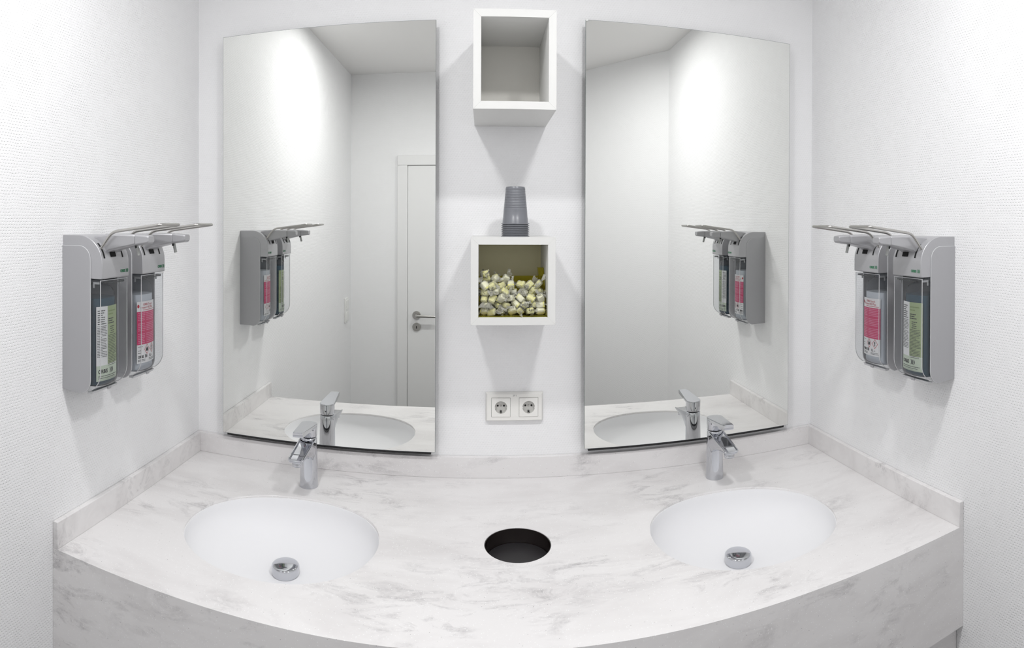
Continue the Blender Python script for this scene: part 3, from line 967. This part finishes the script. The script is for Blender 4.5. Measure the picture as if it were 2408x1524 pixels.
DZ = 1.233
YA, YB = -0.6025, -0.4435
disp0, teal0, clear0 = dispenser(), bottle('teal'), bottle('clear')
spots = (
    (WL, YA, PI / 2, 'silver elbow-lever dispenser on the left wall, nearest the front, holding dark soap', teal0,
     'dark teal soap bottle with green and white label in the left-wall dispenser'),
    (WL, YB, PI / 2, 'silver elbow-lever dispenser on the left wall beside the mirror corner, holding the pink label', clear0,
     'clear sanitiser bottle with pink label in the left-wall dispenser'),
    (WR, YB, -PI / 2, 'silver elbow-lever dispenser on the right wall beside the mirror corner, holding the pink label', clear0,
     'clear sanitiser bottle with pink label in the right-wall dispenser'),
    (WR, YA, -PI / 2, 'silver elbow-lever dispenser on the right wall, nearest the front, holding dark soap', teal0,
     'dark teal soap bottle with green and white label in the right-wall dispenser'),
)
used = set()
for i, (x, y, rz, lab, bt, blab) in enumerate(spots):
    o = disp0 if i == 0 else copy_tree(disp0)
    o.location, o.rotation_euler = (x, y, DZ), (0, 0, rz)
    tag(o, lab, 'soap dispenser', 'wall soap dispensers')
    if bt.name in used:
        q = copy_tree(bt)
    else:
        q = bt
        used.add(bt.name)
    q.location, q.rotation_euler = (x, y, DZ), (0, 0, rz)
    tag(q, blab, 'bottle', 'refill bottles in the dispensers')

# ------------------------------------------------------------------ candies in the lower shelf
tr = empty('candy_tray', ((LX0 + LX1) / 2, 0, LZ0 + 0.0187))
tag(tr, 'clear lime-tinted acrylic tray behind the candies in the lower shelf', 'tray')
tw = (LX1 - LX0) / 2 - 0.0188
box('tray_base', (-tw, -0.190, 0), (tw, -0.016, 0.002), M_TRAY, tr)
box('tray_back', (-tw, -0.075, 0.002), (tw, -0.072, 0.092), M_TRAY, tr)
mk('tray_side', [(tw - 0.0005, -0.175, 0.002), (tw - 0.0005, -0.075, 0.002), (tw - 0.0005, -0.075, 0.115), (tw - 0.0005, -0.10, 0.115),
                 (tw - 0.003, -0.175, 0.002), (tw - 0.003, -0.075, 0.002), (tw - 0.016, -0.075, 0.115), (tw - 0.016, -0.10, 0.115)],
   [(0, 1, 2, 3), (7, 6, 5, 4), (0, 4, 5, 1), (1, 5, 6, 2), (2, 6, 7, 3), (3, 7, 4, 0)], M_TRAY, tr)

def candy(seed):
    rng = random.Random(seed)
    e = empty('wrapped_candy')
    L_, a, b_ = 0.0108, 0.0084, 0.0074
    def body(f, jit, n):
        rings = []
        for k, (x, s_) in enumerate(((-1.0, 0.50), (-0.88, 0.88), (-0.5, 1.0), (0.0, 1.0), (0.5, 1.0), (0.88, 0.88), (1.0, 0.50))):
            r = []
            for i in range(n):
                t = 2 * PI * i / n
                c_, s2 = math.cos(t), math.sin(t)
                q = 1 + rng.uniform(-jit, jit)
                r.append(((x + rng.uniform(-jit, jit) * 0.5) * L_ * f, a * f * s_ * q * math.copysign(abs(c_) ** 0.5, c_), b_ * f * s_ * q * math.copysign(abs(s2) ** 0.5, s2)))
            rings.append(r)
        return MB().loft(rings)
    body(0.96, 0.0, 12).build('candy_core', M_CORE if seed % 2 == 0 else M_CORE2, e, smooth=50)
    s0 = rng.choice((-1, 1))
    xa, xb = sorted((s0 * L_ * 0.40, s0 * L_ * 0.97))
    box('candy_end', (xa, -a * 0.95, -b_ * 0.95), (xb, a * 0.95, b_ * 0.95), M_CORE, e, bevel=0.0022)
    # crinkled wrapper: loose sleeve and two twisted fans
    w_ = body(1.08, 0.09, 16)
    for s_ in (-1, 1):
        n = 15
        ln = rng.uniform(0.012, 0.019)
        tw = rng.uniform(-0.9, 0.9)
        v = []
        for ring, (dx, wd) in enumerate(((-0.0012, 0.0060), (0.0025, 0.0022), (0.0065, 0.0065), (ln * 0.75, 0.0095), (ln, 0.0115))):
            ca, sa = math.cos(tw * ring / 3), math.sin(tw * ring / 3)
            for i in range(n):
                t = i / (n - 1) - 0.5
                py = t * 2 * wd
                pz = (1 if i % 2 else -1) * 0.0007 * ring + rng.uniform(-0.0006, 0.0006) * ring
                v.append((s_ * (L_ * 1.0 + dx + rng.uniform(-0.0008, 0.0008) * ring), py * ca - pz * sa, py * sa + pz * ca))
        f = []
        for r_ in range(4):
            for i in range(n - 1):
                f.append((r_ * n + i, r_ * n + i + 1, (r_ + 1) * n + i + 1, (r_ + 1) * n + i))
        w_.add(v, f)
    w_.build('wrapper', M_WRAP, e)
    return e

protos = [candy(k) for k in (3, 4, 5, 6, 9)]
rng = random.Random(21)
cz = LZ0 + 0.0187 + 0.002 + 0.010
spots_c = []
cx0, cx1 = LX0 + 0.0185, LX1 - 0.0185
# heaped higher on the left, lower in the middle and right, two rows deep
for row, (yy, prof_) in enumerate(((-0.172, (5, 5, 4, 3, 3, 3, 3)), (-0.148, (7, 6, 6, 5, 5, 5, 5)))):
    for c_ in range(7):
        for lv in range(prof_[c_]):
            x = cx0 + (c_ + 0.5 + (0.30 if lv % 2 else -0.08)) / 7.1 * (cx1 - cx0) + rng.uniform(-0.003, 0.003)
            x = min(max(x, cx0 + 0.016), cx1 - 0.016)
            spots_c.append((x, yy + rng.uniform(-0.006, 0.006) + (0.006 if lv % 2 else 0), cz + lv * 0.0155 + rng.uniform(-0.001, 0.002), row, c_, lv, prof_[c_]))
hz = ('resting on the shelf floor', 'in the second layer', 'in the third layer', 'in the fourth layer', 'in the fifth layer', 'in the sixth layer', 'at the very top')
hx = ('against the left side', 'left of centre', 'just left of the middle', 'just right of the middle', 'right of centre', 'beside the right side', 'against the right side')
used_p = set()
for i, (x, y, z, row, c_, lv, top_n) in enumerate(spots_c):
    k = rng.randrange(5)
    if k in used_p:
        o = copy_tree(protos[k])
    else:
        o = protos[k]
        used_p.add(k)
    o.location = (x, y, z)
    o.rotation_euler = (rng.uniform(-0.9, 0.9), rng.uniform(-0.9, 0.9), rng.uniform(0, 2 * PI))
    tag(o, 'wrapped lime candy, %s row, %s, %s' % (('front', 'rear')[row], hx[c_], hz[lv]), 'candy', 'wrapped candies in the lower box shelf')
for k in range(5):
    if k not in used_p:
        for ch in list(protos[k].children):
            bpy.data.objects.remove(ch)
        bpy.data.objects.remove(protos[k])
